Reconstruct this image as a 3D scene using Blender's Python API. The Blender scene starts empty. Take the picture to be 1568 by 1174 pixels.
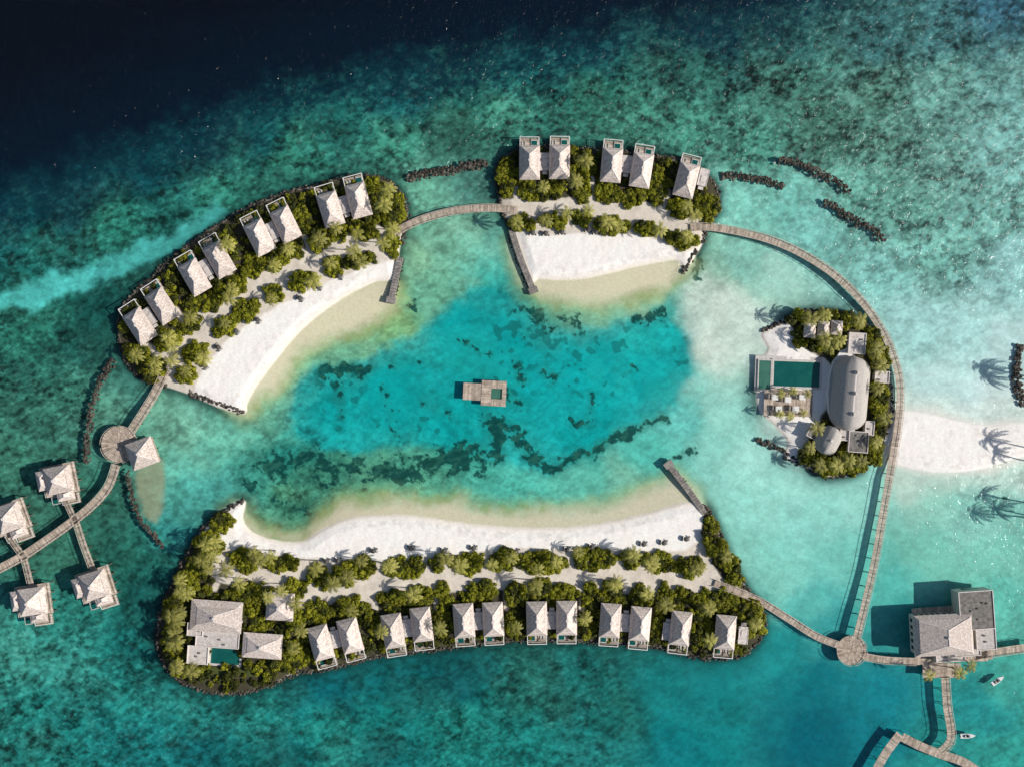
import bpy, math, random, numpy as np
from mathutils import Vector, Matrix
random.seed(7)
sc=bpy.context.scene
S=0.3; H=400.0
def W(px,py,h=0.0):
    f=1-h/H
    return ((px-784)*S*f,(587-py)*S*f)
SUN_EL=33; SUN_AZ=-8   # math azimuth
K=0.90
def lin1(c):
    c=c/255.0
    return c/12.92 if c<=0.04045 else ((c+0.055)/1.055)**2.4
def L(r,g,b,k=K): return (lin1(r)*k,lin1(g)*k,lin1(b)*k)

# ---------------------------------------------------------------- materials
def new_mat(name):
    m=bpy.data.materials.new(name); m.use_nodes=True
    nt=m.node_tree; b=nt.nodes['Principled BSDF']
    return m,nt,b
def pmat(name,c1,c2,scale=1.0,rough=0.8,island=0.0,bump=0.0,objvar=0.0,detail=6,spec=0.3,stretch=None,transl=0):
    m,nt,b=new_mat(name); N=nt.nodes; Lk=nt.links
    tc=N.new('ShaderNodeTexCoord'); no=N.new('ShaderNodeTexNoise')
    no.inputs['Scale'].default_value=scale; no.inputs['Detail'].default_value=detail; no.inputs['Roughness'].default_value=0.65
    src=tc.outputs['Object']
    if stretch:
        mp=N.new('ShaderNodeMapping'); mp.inputs['Scale'].default_value=stretch
        Lk.new(src,mp.inputs['Vector']); src=mp.outputs['Vector']
    Lk.new(src,no.inputs['Vector'])
    cr=N.new('ShaderNodeValToRGB'); e=cr.color_ramp.elements
    e[0].position=0.36; e[1].position=0.64; e[0].color=(*c1,1); e[1].color=(*c2,1)
    Lk.new(no.outputs['Fac'],cr.inputs['Fac']); out=cr.outputs['Color']
    def mul(out,src,var):
        mr=N.new('ShaderNodeMapRange'); mr.inputs['To Min'].default_value=1-var; mr.inputs['To Max'].default_value=1+var
        Lk.new(src,mr.inputs['Value'])
        v=N.new('ShaderNodeVectorMath'); v.operation='SCALE'
        Lk.new(out,v.inputs[0]); Lk.new(mr.outputs['Result'],v.inputs['Scale']); return v.outputs['Vector']
    if island:
        g=N.new('ShaderNodeNewGeometry'); out=mul(out,g.outputs['Random Per Island'],island)
    if objvar:
        o=N.new('ShaderNodeObjectInfo'); out=mul(out,o.outputs['Random'],objvar)
    Lk.new(out,b.inputs['Base Color'])
    b.inputs['Roughness'].default_value=rough; b.inputs['Specular IOR Level'].default_value=spec
    if bump:
        bp=N.new('ShaderNodeBump'); bp.inputs['Strength'].default_value=bump; bp.inputs['Distance'].default_value=0.2
        Lk.new(no.outputs['Fac'],bp.inputs['Height']); Lk.new(bp.outputs['Normal'],b.inputs['Normal'])
    if transl:
        t=N.new('ShaderNodeBsdfTranslucent'); Lk.new(out,t.inputs['Color']); mx=N.new('ShaderNodeMixShader'); mx.inputs['Fac'].default_value=transl
        Lk.new(b.outputs['BSDF'],mx.inputs[1]); Lk.new(t.outputs['BSDF'],mx.inputs[2]); Lk.new(mx.outputs['Shader'],N['Material Output'].inputs['Surface'])
    return m
M={}
M['shingle']=pmat('roof_shingles',(0.42,0.345,0.30),(0.76,0.665,0.605),1.3,0.85,0.06,0.5,0.12,spec=0.1)
M['ridge']=pmat('ridge_tiles',(0.64,0.57,0.53),(0.80,0.73,0.69),2,0.8,spec=0.1)
M['thatch']=pmat('grey_thatch',(0.30,0.275,0.25),(0.54,0.50,0.465),1.2,0.95,0,0.6,spec=0.05,stretch=(1,6,1))
M['flat']=pmat('flat_roof_render',(0.46,0.41,0.375),(0.68,0.62,0.58),0.8,0.85,0.1,spec=0.1,objvar=0.1)
M['flatdark']=pmat('weathered_flat_roof',(0.13,0.12,0.11),(0.26,0.24,0.22),0.6,0.85,spec=0.1)
M['wall']=pmat('plaster_wall',(0.5,0.46,0.40),(0.6,0.56,0.50),1,0.8)
M['white']=pmat('white_paint',(0.7,0.68,0.65),(0.8,0.78,0.75),2,0.6)
M['wood']=pmat('weathered_planks',(0.34,0.27,0.21),(0.57,0.47,0.385),0.7,0.85,0.30,0,spec=0.1)
M['wooddark']=pmat('dark_timber',(0.09,0.075,0.06),(0.17,0.14,0.115),1.0,0.85,0.2,spec=0.1)
M['rail']=pmat('railing_timber',(0.46,0.38,0.31),(0.62,0.54,0.46),2,0.8,0.1,spec=0.1)
M['glass']=pmat('window_glass',(0.02,0.03,0.035),(0.03,0.045,0.05),1,0.08,spec=0.6)
M['rock']=pmat('basalt_rock',(0.038,0.033,0.028),(0.115,0.10,0.082),0.5,0.9,0.6,0.4,spec=0.1)
M['conc']=pmat('coral_stone_cap',(0.17,0.15,0.135),(0.33,0.30,0.275),1.2,0.9,0.2,spec=0.1)
M['pool']=pmat('pool_water',L(16,84,80),L(26,98,90),0.3,0.05,spec=0.4)
M['poolshallow']=pmat('pool_water_shallow',L(62,112,96),L(76,124,106),0.3,0.05,spec=0.4)
M['coping']=pmat('pool_coping',(0.48,0.45,0.41),(0.64,0.60,0.56),1,0.7)
M['lounger']=pmat('rattan_lounger',(0.06,0.055,0.05),(0.12,0.11,0.10),2,0.8)
M['cushion']=pmat('lounger_cushion',(0.45,0.43,0.40),(0.55,0.52,0.48),2,0.8)
M['bark']=pmat('palm_bark',(0.14,0.12,0.09),(0.25,0.21,0.17),2,0.9)
def leafmat(name,c1,c2,island):
    return pmat(name,c1,c2,0.7,0.55,island,0,0.30,spec=0.25,transl=0.25)
M['leaf']=leafmat('shrub_leaves',(0.10,0.125,0.008),(0.39,0.37,0.02),0.55)
M['leafd']=leafmat('dark_shrub_leaves',(0.028,0.040,0.008),(0.11,0.115,0.012),0.5)
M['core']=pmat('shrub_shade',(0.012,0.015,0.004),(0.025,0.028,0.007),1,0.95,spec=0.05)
M['palm']=leafmat('palm_fronds',(0.21,0.215,0.035),(0.46,0.42,0.12),0.35)
M['lawn']=pmat('lawn_grass',(0.045,0.065,0.015),(0.09,0.10,0.025),1.5,0.9)
M['hull']=pmat('boat_gelcoat',(0.7,0.7,0.68),(0.8,0.8,0.78),1,0.3,spec=0.5)

# ---------------------------------------------------------------- mesh builder
class MB:
    def __init__(s): s.v=[]; s.f=[]; s.m=[]; s.mats=[]
    def mi(s,mat):
        if mat not in s.mats: s.mats.append(mat)
        return s.mats.index(mat)
    def add(s,vs,fs,mat):
        o=len(s.v); k=s.mi(mat); s.v+= [tuple(v) for v in vs]
        for f in fs: s.f.append(tuple(i+o for i in f)); s.m.append(k)
    def obox(s,c,ax,ay,az,mat):
        c=Vector(c);ax=Vector(ax);ay=Vector(ay);az=Vector(az)
        vs=[c+ax*i+ay*j+az*k for k in(-1,1) for j in(-1,1) for i in(-1,1)]
        s.add(vs,[(0,2,3,1),(4,5,7,6),(0,1,5,4),(2,6,7,3),(0,4,6,2),(1,3,7,5)],mat)
    def box(s,x0,x1,y0,y1,z0,z1,mat):
        s.obox(((x0+x1)/2,(y0+y1)/2,(z0+z1)/2),((x1-x0)/2,0,0),(0,(y1-y0)/2,0),(0,0,(z1-z0)/2),mat)
    def frustum(s,r0,z0,r1,z1,mat,cap=True):
        def q(r,z): return [(r[0],r[2],z),(r[1],r[2],z),(r[1],r[3],z),(r[0],r[3],z)]
        fs=[(0,1,5,4),(1,2,6,5),(2,3,7,6),(3,0,4,7)]
        if cap: fs+=[(3,2,1,0),(4,5,6,7)]
        s.add(q(r0,z0)+q(r1,z1),fs,mat)
    def poly(s,pts,z0,z1,mat):
        n=len(pts)
        a=sum(pts[i][0]*pts[(i+1)%n][1]-pts[(i+1)%n][0]*pts[i][1] for i in range(n))
        if a<0: pts=pts[::-1]
        s.add([(p[0],p[1],z0) for p in pts]+[(p[0],p[1],z1) for p in pts],
              [tuple(range(n))[::-1],tuple(range(n,2*n))]+[(i,(i+1)%n,(i+1)%n+n,i+n) for i in range(n)],mat)
    def cyl(s,x,y,z0,z1,r0,r1,mat,n=8):
        vs=[(x+r0*math.cos(2*math.pi*i/n),y+r0*math.sin(2*math.pi*i/n),z0) for i in range(n)]+[(x+r1*math.cos(2*math.pi*i/n),y+r1*math.sin(2*math.pi*i/n),z1) for i in range(n)]
        s.add(vs,[(i,(i+1)%n,(i+1)%n+n,i+n) for i in range(n)]+[tuple(range(n,2*n)),tuple(range(n))[::-1]],mat)
    def mesh(s,name,smooth=False):
        me=bpy.data.meshes.new(name); me.from_pydata(s.v,[],s.f)
        for m in s.mats: me.materials.append(m)
        me.polygons.foreach_set('material_index',s.m)
        if smooth: me.polygons.foreach_set('use_smooth',[True]*len(s.f))
        me.update(); return me
COL=sc.collection
def obj(name,me,loc=(0,0,0),rot=0,scale=1,parent=None):
    o=bpy.data.objects.new(name,me); COL.objects.link(o)
    o.location=loc; o.rotation_euler=(0,0,rot); o.scale=(scale,)*3 if not isinstance(scale,tuple) else scale
    if parent: o.parent=parent
    return o
def empty(name,loc=(0,0,0),rot=0,scale=1):
    o=obj(name,None,loc,rot,scale); o.empty_display_size=1; return o
def place(parts,name,loc,rot=0,scale=1):
    e=empty(name,loc,rot,scale)
    for k,me in parts.items(): obj(k,me,parent=e)
    return e

# ---------------------------------------------------------------- curves
def cr(pts,step,closed=False):
    P=[np.array(p,float) for p in pts]; n=len(P); out=[]
    rng=range(n if closed else n-1)
    for i in rng:
        if closed: p0,p1,p2,p3=P[i-1],P[i],P[(i+1)%n],P[(i+2)%n]
        else: p0=P[max(i-1,0)];p1=P[i];p2=P[i+1];p3=P[min(i+2,n-1)]
        for t in np.linspace(0,1,12,endpoint=False):
            out.append(0.5*((2*p1)+(-p0+p2)*t+(2*p0-5*p1+4*p2-p3)*t*t+(-p0+3*p1-3*p2+p3)*t**3))
    if not closed: out.append(P[-1])
    else: out.append(out[0])
    out=np.array(out); d=np.r_[0,np.cumsum(np.hypot(*np.diff(out,axis=0).T))]
    m=max(2,int(round(d[-1]/step))+1); tt=np.linspace(0,d[-1],m)
    r=np.c_[np.interp(tt,d,out[:,0]),np.interp(tt,d,out[:,1])]
    return r[:-1] if closed else r

# ---------------------------------------------------------------- plan of the place (plan units, 0.3 m)
A_out=[(375,634),(330,622),(290,604),(255,592),(215,578),(192,550),(182,515),(184,480),(204,450),(230,428),(262,396),(300,368),(345,338),(385,316),(430,298),(480,284),(530,272),(568,270),(598,280),(617,300),(624,325),(621,350),(614,375),(610,400)]
A_in=[(606,428),(575,432),(545,446),(500,474),(462,506),(432,540),(405,575),(385,605),(378,622)]
B_out=[(784,352),(772,330),(764,300),(760,262),(775,240),(800,228),(850,224),(920,230),(1000,238),(1050,248),(1085,270),(1100,295),(1098,325),(1082,345),(1076,372),(1066,390),(1050,414)]
B_in=[(1038,400),(1010,402),(970,410),(930,420),(890,428),(850,430),(822,428),(812,432)]
C_out=[(1078,772),(1092,792),(1108,830),(1124,868),(1145,903),(1166,932),(1170,960),(1158,985),(1125,1005),(1060,1004),(1000,990),(900,982),(820,980),(760,982),(700,990),(600,1000),(560,1008),(500,1024),(455,1030),(420,1046),(370,1060),(320,1058),(280,1044),(255,1022),(243,990),(243,955),(252,920),(268,885),(285,850),(305,815),(335,785),(372,764)]
C_in=[(376,775),(372,792),(385,812),(420,826),(462,828),(490,812),(525,795),(570,788),(630,788),(700,798),(780,806),(860,806),(930,798),(1000,782),(1050,768)]
D_poly=[(1170,506),(1205,486),(1240,476),(1285,478),(1318,490),(1342,512),(1356,545),(1364,600),(1366,640),(1355,672),(1335,705),(1305,726),(1262,730),(1235,715),(1200,700),(1205,676),(1185,650),(1160,625),(1158,560),(1175,535),(1165,515)]
E_poly=[(1352,640),(1380,629),(1420,633),(1470,645),(1515,650),(1555,646),(1590,655),(1592,690),(1550,703),(1500,718),(1440,723),(1380,714),(1360,700)]
F_poly=[(1615,540),(1650,530),(1760,600),(1760,900),(1650,880),(1615,840),(1600,760),(1580,700),(1580,650),(1605,610)]
def sm(p,step=8): return [tuple(q) for q in cr(p,step,True)]
land={'A':sm(A_out+A_in),'B':sm(B_out+B_in),'C':sm(C_out+C_in),'D':sm(D_poly),'E':sm(E_poly),'F':sm(F_poly)}
A_garden=sm(A_out[1:]+[(598,400),(548,414),(500,434),(450,457),(400,484),(362,510),(328,545),(308,575),(300,600)])
A_dark=sm(A_out[3:-2]+[(600,352),(560,345),(520,360),(470,380),(420,400),(380,420),(335,452),(293,484),(258,512),(235,545)])
B_garden=sm(B_out[:-2]+[(1040,388),(1015,372),(960,358),(910,357),(850,360),(800,356)])
B_dark=sm(B_out[2:-4]+[(1060,330),(1000,314),(950,304),(900,299),(850,304),(790,304)])
C_garden=sm(C_out[:-1]+[(352,800),(338,835),(400,845),(460,852),(560,858),(640,852),(700,848),(760,840),(830,838),(900,838),(980,842),(1040,842),(1072,820)])
C_dark=sm([(1120,900)]+C_out[5:-2]+[(318,850),(328,885),(400,902),(460,922),(470,938),(560,922),(650,908),(740,902),(820,902),(900,906),(980,908),(1060,910)])
C_dark2=sm([(1078,772),(1092,792),(1108,830),(1124,868),(1145,903),(1120,892),(1095,870),(1082,830),(1076,800)])
D_garden=sm([(1215,486),(1240,478),(1285,480),(1318,492),(1342,514),(1356,545),(1363,600),(1364,640),(1353,672),(1335,703),(1305,724),(1262,728),(1238,712),(1228,690),(1250,650),(1272,600),(1272,560),(1235,535),(1215,505)])
paths=[[(252,578),(262,548),(298,514),(345,478),(385,450),(430,424),(480,402),(540,382),(592,362),(612,352)],
 [(785,322),(840,322),(900,316),(960,326),(1010,344),(1060,350)],
 [(340,870),(400,885),(465,912),(560,900),(650,888),(740,880),(820,880),(900,884),(980,888),(1060,890),(1115,902)],
 [(468,870),(462,905)],[(655,860),(662,888)],[(735,860),(740,880)],[(940,855),(935,885)],[(1030,860),(1035,890)],
 [(225,528),(262,548)],[(270,475),(300,512)],[(352,420),(385,450)],[(468,365),(485,400)],[(520,345),(530,385)],
 [(880,290),(890,318)],[(905,275),(905,318)],[(1022,295),(1015,345)],[(790,290),(795,322)],
 [(575,900),(575,935)],[(668,890),(670,930)],[(775,880),(776,930)],[(890,885),(892,930)],[(1008,888),(1008,935)],[(1080,890),(1080,935)],[(340,870),(330,900)],[(465,912),(460,940)],
 [(500,870),(525,900)],[(480,402),(490,432)],[(385,450),(395,484)],[(315,505),(328,535)],[(585,870),(580,898)],[(800,860),(795,880)],[(870,850),(868,884)]]

# ---------------------------------------------------------------- terrain (seabed + islands), one sheet
TBL={}
def vn(x,y,s,seed):
    if seed not in TBL: TBL[seed]=np.random.RandomState(seed).rand(256,256)
    T=TBL[seed]; x=x/s; y=y/s; xi=np.floor(x); yi=np.floor(y); fx=x-xi; fy=y-yi
    fx=fx*fx*(3-2*fx); fy=fy*fy*(3-2*fy)
    xi=xi.astype(np.int64)%256; yi=yi.astype(np.int64)%256; x1=(xi+1)%256; y1=(yi+1)%256
    return (T[yi,xi]*(1-fx)+T[yi,x1]*fx)*(1-fy)+(T[y1,xi]*(1-fx)+T[y1,x1]*fx)*fy
def fbm(x,y,s,seed,o=4,g=0.55):
    r=0;a=1;t=0
    for i in range(o):
        c,sn=math.cos(0.6*i+.3),math.sin(0.6*i+.3)
        r=r+a*vn(x*c-y*sn+17*i,x*sn+y*c+31*i,s/2**i,seed*10+i); t+=a; a*=g
    return r/t
def ss(a,b,x):
    t=np.clip((x-a)/(b-a),0,1); return t*t*(3-2*t)
GX=np.arange(-200,1770,4.0); GY=np.arange(-200,1376,4.0); CX,CY=np.meshgrid(GX,GY)
def bil(F,X,Y):
    u=np.clip((X-GX[0])/4,0,len(GX)-1.001); v=np.clip((Y-GY[0])/4,0,len(GY)-1.001)
    i=u.astype(int); j=v.astype(int); fu=u-i; fv=v-j
    if F.ndim==3: fu=fu[...,None]; fv=fv[...,None]
    return (F[j,i]*(1-fu)+F[j,i+1]*fu)*(1-fv)+(F[j+1,i]*(1-fu)+F[j+1,i+1]*fu)*fv
def segd(X,Y,a,b):
    dx,dy=b[0]-a[0],b[1]-a[1]; l=dx*dx+dy*dy+1e-9
    t=np.clip(((X-a[0])*dx+(Y-a[1])*dy)/l,0,1)
    return (X-a[0]-t*dx)**2+(Y-a[1]-t*dy)**2
def sdf(poly,X=CX,Y=CY):
    d=np.full(X.shape,1e12); ins=np.zeros(X.shape,bool); n=len(poly)
    for i in range(n):
        a=poly[i]; b=poly[(i+1)%n]; d=np.minimum(d,segd(X,Y,a,b))
        if a[1]!=b[1]:
            ins^=((a[1]>Y)!=(b[1]>Y))&(X<(b[0]-a[0])*(Y-a[1])/(b[1]-a[1])+a[0])
    return np.where(ins,1,-1)*np.sqrt(d)
def ldist(pl,X=CX,Y=CY):
    d=np.full(X.shape,1e12)
    for i in range(len(pl)-1): d=np.minimum(d,segd(X,Y,pl[i],pl[i+1]))
    return np.sqrt(d)
ctrl="""0,330,10,68,76,6;100,300,10,68,76,6;60,380,30,108,100,7;200,270,12,74,80,6;180,340,42,122,105,7;300,240,14,74,80,7;400,210,18,82,82,7
330,290,52,135,115,7;450,240,52,130,110,7;520,190,28,98,90,8;620,140,16,80,84,8;600,210,62,140,118,7;700,200,55,112,95,5;700,130,34,104,94,8
800,110,26,92,90,8;780,170,66,140,118,7;900,140,44,114,96,8;900,90,22,82,84,8;960,190,68,140,118,7;1050,120,44,98,88,8;1050,200,70,142,122,7
1100,60,30,78,80,8;1200,60,42,90,88,8;1200,130,62,112,98,8;1150,210,75,145,126,7;1250,200,72,122,105,8;1350,60,52,98,98,7;1350,140,85,136,120,7
1350,230,88,140,124,7;1450,50,60,108,110,7;1450,140,105,160,148,6;1540,20,52,98,114,6;1540,120,108,162,156,6;1540,230,128,186,178,5;1440,260,112,168,155,6
1400,320,102,162,146,7;1500,330,118,180,168,6;1450,400,110,170,158,7;1550,420,160,215,210,3;1330,300,102,166,150,6;1200,320,125,200,186,3;1130,320,132,206,190,3
1250,370,132,205,194,3;1350,420,135,200,190,4;1400,500,175,226,220,2;1480,500,180,228,222,2;1540,540,198,232,228,1;1430,590,200,234,228,1;1500,610,212,238,234,1
1130,390,148,214,195,2;1200,430,175,226,208,1;1100,460,206,232,210,1;1090,530,210,232,210,1;1150,500,196,230,210,1;1120,570,178,226,208,1;1100,630,158,222,206,1
1140,700,170,228,214,1;1090,690,148,220,204,1;1200,740,166,228,214,1;1150,780,156,226,210,1;1250,800,148,218,204,1;1130,850,146,218,202,1;1200,870,138,214,198,1
1300,760,158,222,208,1;1290,860,128,210,195,1;1240,930,98,194,184,1;1270,960,62,172,170,1;1350,900,92,194,180,1;1420,760,156,214,195,1;1500,780,142,206,190,2
1420,850,126,204,184,1;1540,850,130,206,188,1;1550,920,102,195,178,2;1380,960,60,168,160,1;1550,1030,74,178,162,2;1350,1050,18,134,144,1;1250,1050,8,120,130,1
1200,1010,28,146,146,1;1250,1130,4,106,120,1;1350,1130,14,124,134,2;1500,1090,36,152,150,2;1540,1160,52,162,150,3;1420,1170,38,146,140,2;1100,1040,22,134,134,1
1100,1100,18,134,134,2;1000,1060,22,132,130,2;1050,1160,10,130,134,2;950,1080,26,108,100,5;900,1060,24,98,92,6;900,1150,28,132,128,5;800,1070,32,106,96,6
800,1140,28,130,122,5;700,1040,10,92,96,4;700,1100,26,120,110,6;600,1040,12,100,102,4;600,1100,20,120,114,5;600,1160,20,110,108,5;500,1060,10,102,108,4
500,1120,32,134,124,6;400,1090,28,128,120,6;420,1160,20,110,108,5;300,1090,35,134,126,6;300,1150,18,106,108,5;200,1060,35,132,124,6;200,1130,22,112,110,6
100,1020,58,154,142,6;100,1100,28,120,114,7;20,1000,72,172,156,6;20,1090,36,130,120,7;20,1160,30,120,112,7;100,950,44,132,120,6;190,980,22,108,102,6
210,900,22,102,96,5;180,850,36,98,84,5;230,850,44,126,112,5;100,860,60,122,102,5;60,800,60,118,100,5;170,780,50,108,92,5;20,700,60,122,102,6
50,640,56,116,98,6;100,600,56,118,100,7;30,560,44,110,96,7;110,520,26,82,74,6;150,470,24,88,80,5;40,500,40,112,96,7;160,620,90,152,130,5
200,600,82,155,138,4;250,640,118,180,155,4;290,660,130,198,172,3;350,680,115,196,170,3;270,720,110,192,170,3;290,770,85,180,166,3;260,810,62,162,154,4
330,740,88,186,172,3;400,640,118,194,165,3;380,720,62,154,138,5;430,600,122,194,162,3;440,760,70,132,102,6;450,690,38,138,126,5;420,560,156,205,168,2
640,320,115,186,160,4;720,295,92,158,142,4;700,350,132,190,164,3;640,400,136,190,154,3;650,450,115,185,154,3;700,400,126,195,166,3;760,380,126,205,182,2
600,490,135,185,125,3;560,510,126,190,150,3;760,430,60,190,175,2;830,470,92,172,146,3;900,475,138,200,164,2;1000,450,172,210,170,2;1080,430,160,210,184,2
1060,380,148,212,188,2;480,540,126,190,152,3;700,500,5,168,168,1;784,560,8,175,174,1;600,600,12,172,166,1;500,620,15,162,155,2;900,560,5,176,178,1
1000,560,5,175,176,1;1020,500,25,158,154,2;900,650,15,160,154,2;700,650,20,160,150,2;1040,650,110,205,192,2;980,690,88,194,176,2;960,740,132,205,178,2
880,740,102,198,176,2;800,740,86,192,172,3;720,740,84,186,164,3;640,740,98,182,150,4;560,740,102,170,134,4;500,740,70,142,115,5"""
CP=np.array([[float(t) for t in q.split(',')] for q in ctrl.replace('\n',';').split(';')])
def tolin(c):
    c=np.asarray(c,float)/255; return np.where(c<=0.04045,c/12.92,((c+0.055)/1.055)**2.4)
num=0;den=0
for p in CP:
    d2=(CX-p[0])**2+(CY-p[1])**2
    w=1/(d2+500.0)**1.9
    num=num+w[...,None]*np.r_[tolin(p[2:5])**0.6,p[5]/10]; den=den+w
BASE=num/den[...,None]
LAND=np.max([sdf(p) for p in land.values()],axis=0)
F_E=sdf(land['E'])
F_gard=np.max([sdf(p) for p in (A_garden,B_garden,C_garden,D_garden)],axis=0)
F_dark=np.max([sdf(p) for p in (A_dark,B_dark,C_dark,C_dark2,D_garden)],axis=0)
F_ocean=sdf([(-3000,-3000),(-3000,380),(-200,345),(0,292),(100,258),(200,222),(300,192),(400,160),(500,130),(600,104),(700,88),(800,70),(900,57),(1000,44),(1100,26),(1200,2),(1300,-40),(1500,-150),(1900,-400),(1900,-3000)])
F_lag=sdf(sm([(445,600),(475,568),(520,560),(580,535),(640,500),(690,462),(730,438),(775,436),(800,470),(850,498),(920,498),(985,484),(1030,490),(1058,520),(1060,560),(1046,600),(1020,630),(960,655),(900,695),(850,722),(790,715),(730,690),(640,686),(560,688),(500,690),(455,670),(440,635)]))
F_shelf=np.max([sdf(sm(p)) for p in (
 [(592,425),(606,462),(585,490),(530,508),(480,530),(445,565),(415,600),(378,640),(340,600),(400,520),(500,450)],
 [(785,355),(812,440),(850,462),(930,466),(1000,452),(1046,425),(1045,390),(900,380)],
 [(350,790),(365,772),(395,800),(430,818),(470,815),(512,776),(580,760),(650,760),(720,770),(800,778),(880,776),(950,762),(1010,738),(1035,728),(1075,780),(1000,820),(500,840)])],axis=0)
F_pale=np.max([sdf(sm(p)) for p in ([(1060,430),(1120,440),(1190,500),(1240,520),(1240,690),(1200,700),(1170,640),(1150,560),(1100,570),(1070,540)],
  [(1350,610),(1450,620),(1570,600),(1700,560),(1700,790),(1580,745),(1440,748),(1370,745)])],axis=0)
F_spatch=sdf(sm([(205,722),(240,700),(249,720),(247,770),(238,800),(222,795),(210,760)]))
F_path=np.min([ldist([tuple(q) for q in cr(p,8)]) for p in paths],axis=0)
F_streak=ldist([(-200,500),(0,458),(100,432),(190,398),(260,368),(330,330)])
reefs=[([(415,712),(470,705),(540,722),(600,722),(660,708),(740,698)],27,1.0),([(480,735),(560,736),(640,735)],14,.7),([(858,708),(905,690),(950,666),(1012,640)],11,1.1),
 ([(500,570),(530,566),(555,572)],13,1.1),([(513,590),(520,628)],12,1.0),([(755,640),(765,675),(765,705)],14,1.0),([(790,658),(800,690),(850,716)],15,.9),
 ([(768,596),(792,612)],15,.9),([(796,470),(830,490),(890,498)],14,.6),([(975,488),(1012,482)],11,.9),([(790,560),(805,580)],10,.85),([(835,565),(850,580)],9,.8),
 ([(590,600),(605,680)],8,.55),([(640,610),(700,640)],8,.5),([(870,640),(900,650),(900,600)],8,.65),([(380,745),(430,775),(490,795)],15,.65),([(1068,400),(1068,425)],9,1.0),
 ([(630,460),(634,490)],9,.65),([(780,505),(800,520),(850,535)],8,.4),([(700,520),(750,545)],8,.5),([(1520,740),(1550,735),(1545,755)],13,.3),([(660,560),(600,560)],8,.45),([(940,600),(980,560)],8,.35),([(1035,700),(1055,695)],7,.8)]
F_reef=np.full(CX.shape,-9.0); 
for pl,w,st in reefs:
    F_reef=np.maximum(F_reef,(1-ldist(pl)/w*0.70)*st)
F_reef=np.maximum(F_reef,-1)
# grid
sp=1.45
ux=np.arange(-34,1602,sp); uy=np.arange(-34,1208,sp)
ext=[60,150,300,600,1200,2500,6000,15000,40000,90000]
ux=np.r_[[ux[0]-e for e in ext[::-1]],ux,[ux[-1]+e for e in ext]]
uy=np.r_[[uy[0]-e for e in ext[::-1]],uy,[uy[-1]+e for e in ext]]
X,Y=np.meshgrid(ux,uy)
wx=(fbm(X,Y,46,1)-.5); wy=(fbm(X,Y,46,2)-.5)
wx2=(fbm(X,Y,16,3,3)-.5); wy2=(fbm(X,Y,16,4,3)-.5)
bs=bil(BASE,X+wx*55+wx2*14,Y+wy*55+wy2*14)
col=bs[...,:3]**(1/0.6); mot=bs[...,3]
def mix(c,m,new): return c*(1-m[...,None])+np.asarray(new)*m[...,None]
ca,sa=math.cos(math.radians(-22)),math.sin(math.radians(-22))
R1=X*ca-Y*sa; R2=X*sa+Y*ca
cb,sb=math.cos(math.radians(30)),math.sin(math.radians(30))
Q1=X*cb-Y*sb; Q2=X*sb+Y*cb
# lagoon basin
lag=ss(-9,10,bil(F_lag,X+wx*22+wx2*10,Y+wy*22+wy2*10))
lc=tolin((3,170,170))*(0.86+0.28*fbm(X,Y,60,9)[...,None])
col=mix(col,lag*0.76,lc)
col=mix(col,lag*0.25*ss(.55,.7,fbm(X,Y,90,12)),tolin((40,190,176)))
# streak
stf=ss(24,5,bil(F_streak,X+wx2*12,Y+wy*34+wy2*16)); mot=mot*(1-.7*stf); col=mix(col,stf*0.85,tolin((92,212,202))*(0.7+.6*fbm(R1,R2,10,8,3)[...,None]))
# pale sand
pal=ss(-24,12,bil(F_pale,X+wx*30,Y+wy*30)); col=mix(col,pal*0.6,tolin((226,238,226)))
# mottled reef cover, plus painted wave flecks and ripple light
n1=fbm(R1*0.8,R2*1.2,12,21,4,0.72); n2=fbm(X,Y,55,22,4)
n3=fbm(Q1*.7,Q2*1.3,5.5,23,2)
n4=fbm(R1,R2,28,24,4,.6)
a=np.clip(mot,0,1)
f=ss(.38,.62,n1)*0.5+ss(.32,.68,n3)*0.5
patch=ss(.40,.58,n4)
col=col*(1-.14*a[...,None])
col=col*np.maximum(.12,(1+(a*(1.85*(f-.46)+0.65*(patch-.5)))))[...,None]
bigd=ss(.46,.62,n2)*a
col=mix(col,bigd*0.42,tolin((44,82,70))*(0.45+1.1*f[...,None]))
fl=ss(.57,.70,fbm(Q1*.8,Q2*1.4,6,25,3,.7))*ss(.35,.65,a); col=mix(col,fl*0.40,np.minimum(col*2.2+.03,tolin((150,205,185))))  # pale reef flecks that also paint wave glints into the seabed colour
dkf=ss(.58,.70,fbm(Q1*.8,Q2*1.3,8,26,3,.7))*ss(.3,.65,a); col=mix(col,dkf*0.55,col*0.4)
caustic_ripple=fbm(R1*0.5,R2*1.6,9,27,3)
col=col*(1+0.20*(caustic_ripple-.5)[...,None])  # caustic-like ripple light painted into the seabed colour
big=fbm(X,Y,120,28,3); col=col*(1+0.22*(big-.5)[...,None])
# coral reefs
rf=bil(F_reef,X+wx*22+wx2*14,Y+wy*22+wy2*14)
nz=fbm(X,Y,13,31,4,.72)
hz=ss(-.1,.9,rf)*0.36; col=mix(col,hz,tolin((34,120,104)))
rm=ss(.0,.18,rf-0.55+ (nz-.5)*2.2)*ss(0.02,.25,rf)
col=mix(col,rm*0.90,tolin((12,70,66))*(0.5+1.0*n3[...,None]))
col=mix(col,rm*0.30*ss(.55,.7,n3),tolin((64,120,94)))
hd=ss(.67,.72,fbm(X,Y,12,33,2,.5))*ss(.45,.6,fbm(X,Y,80,34,2))*lag; col=mix(col,hd*0.6,tolin((14,98,94)))
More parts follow.
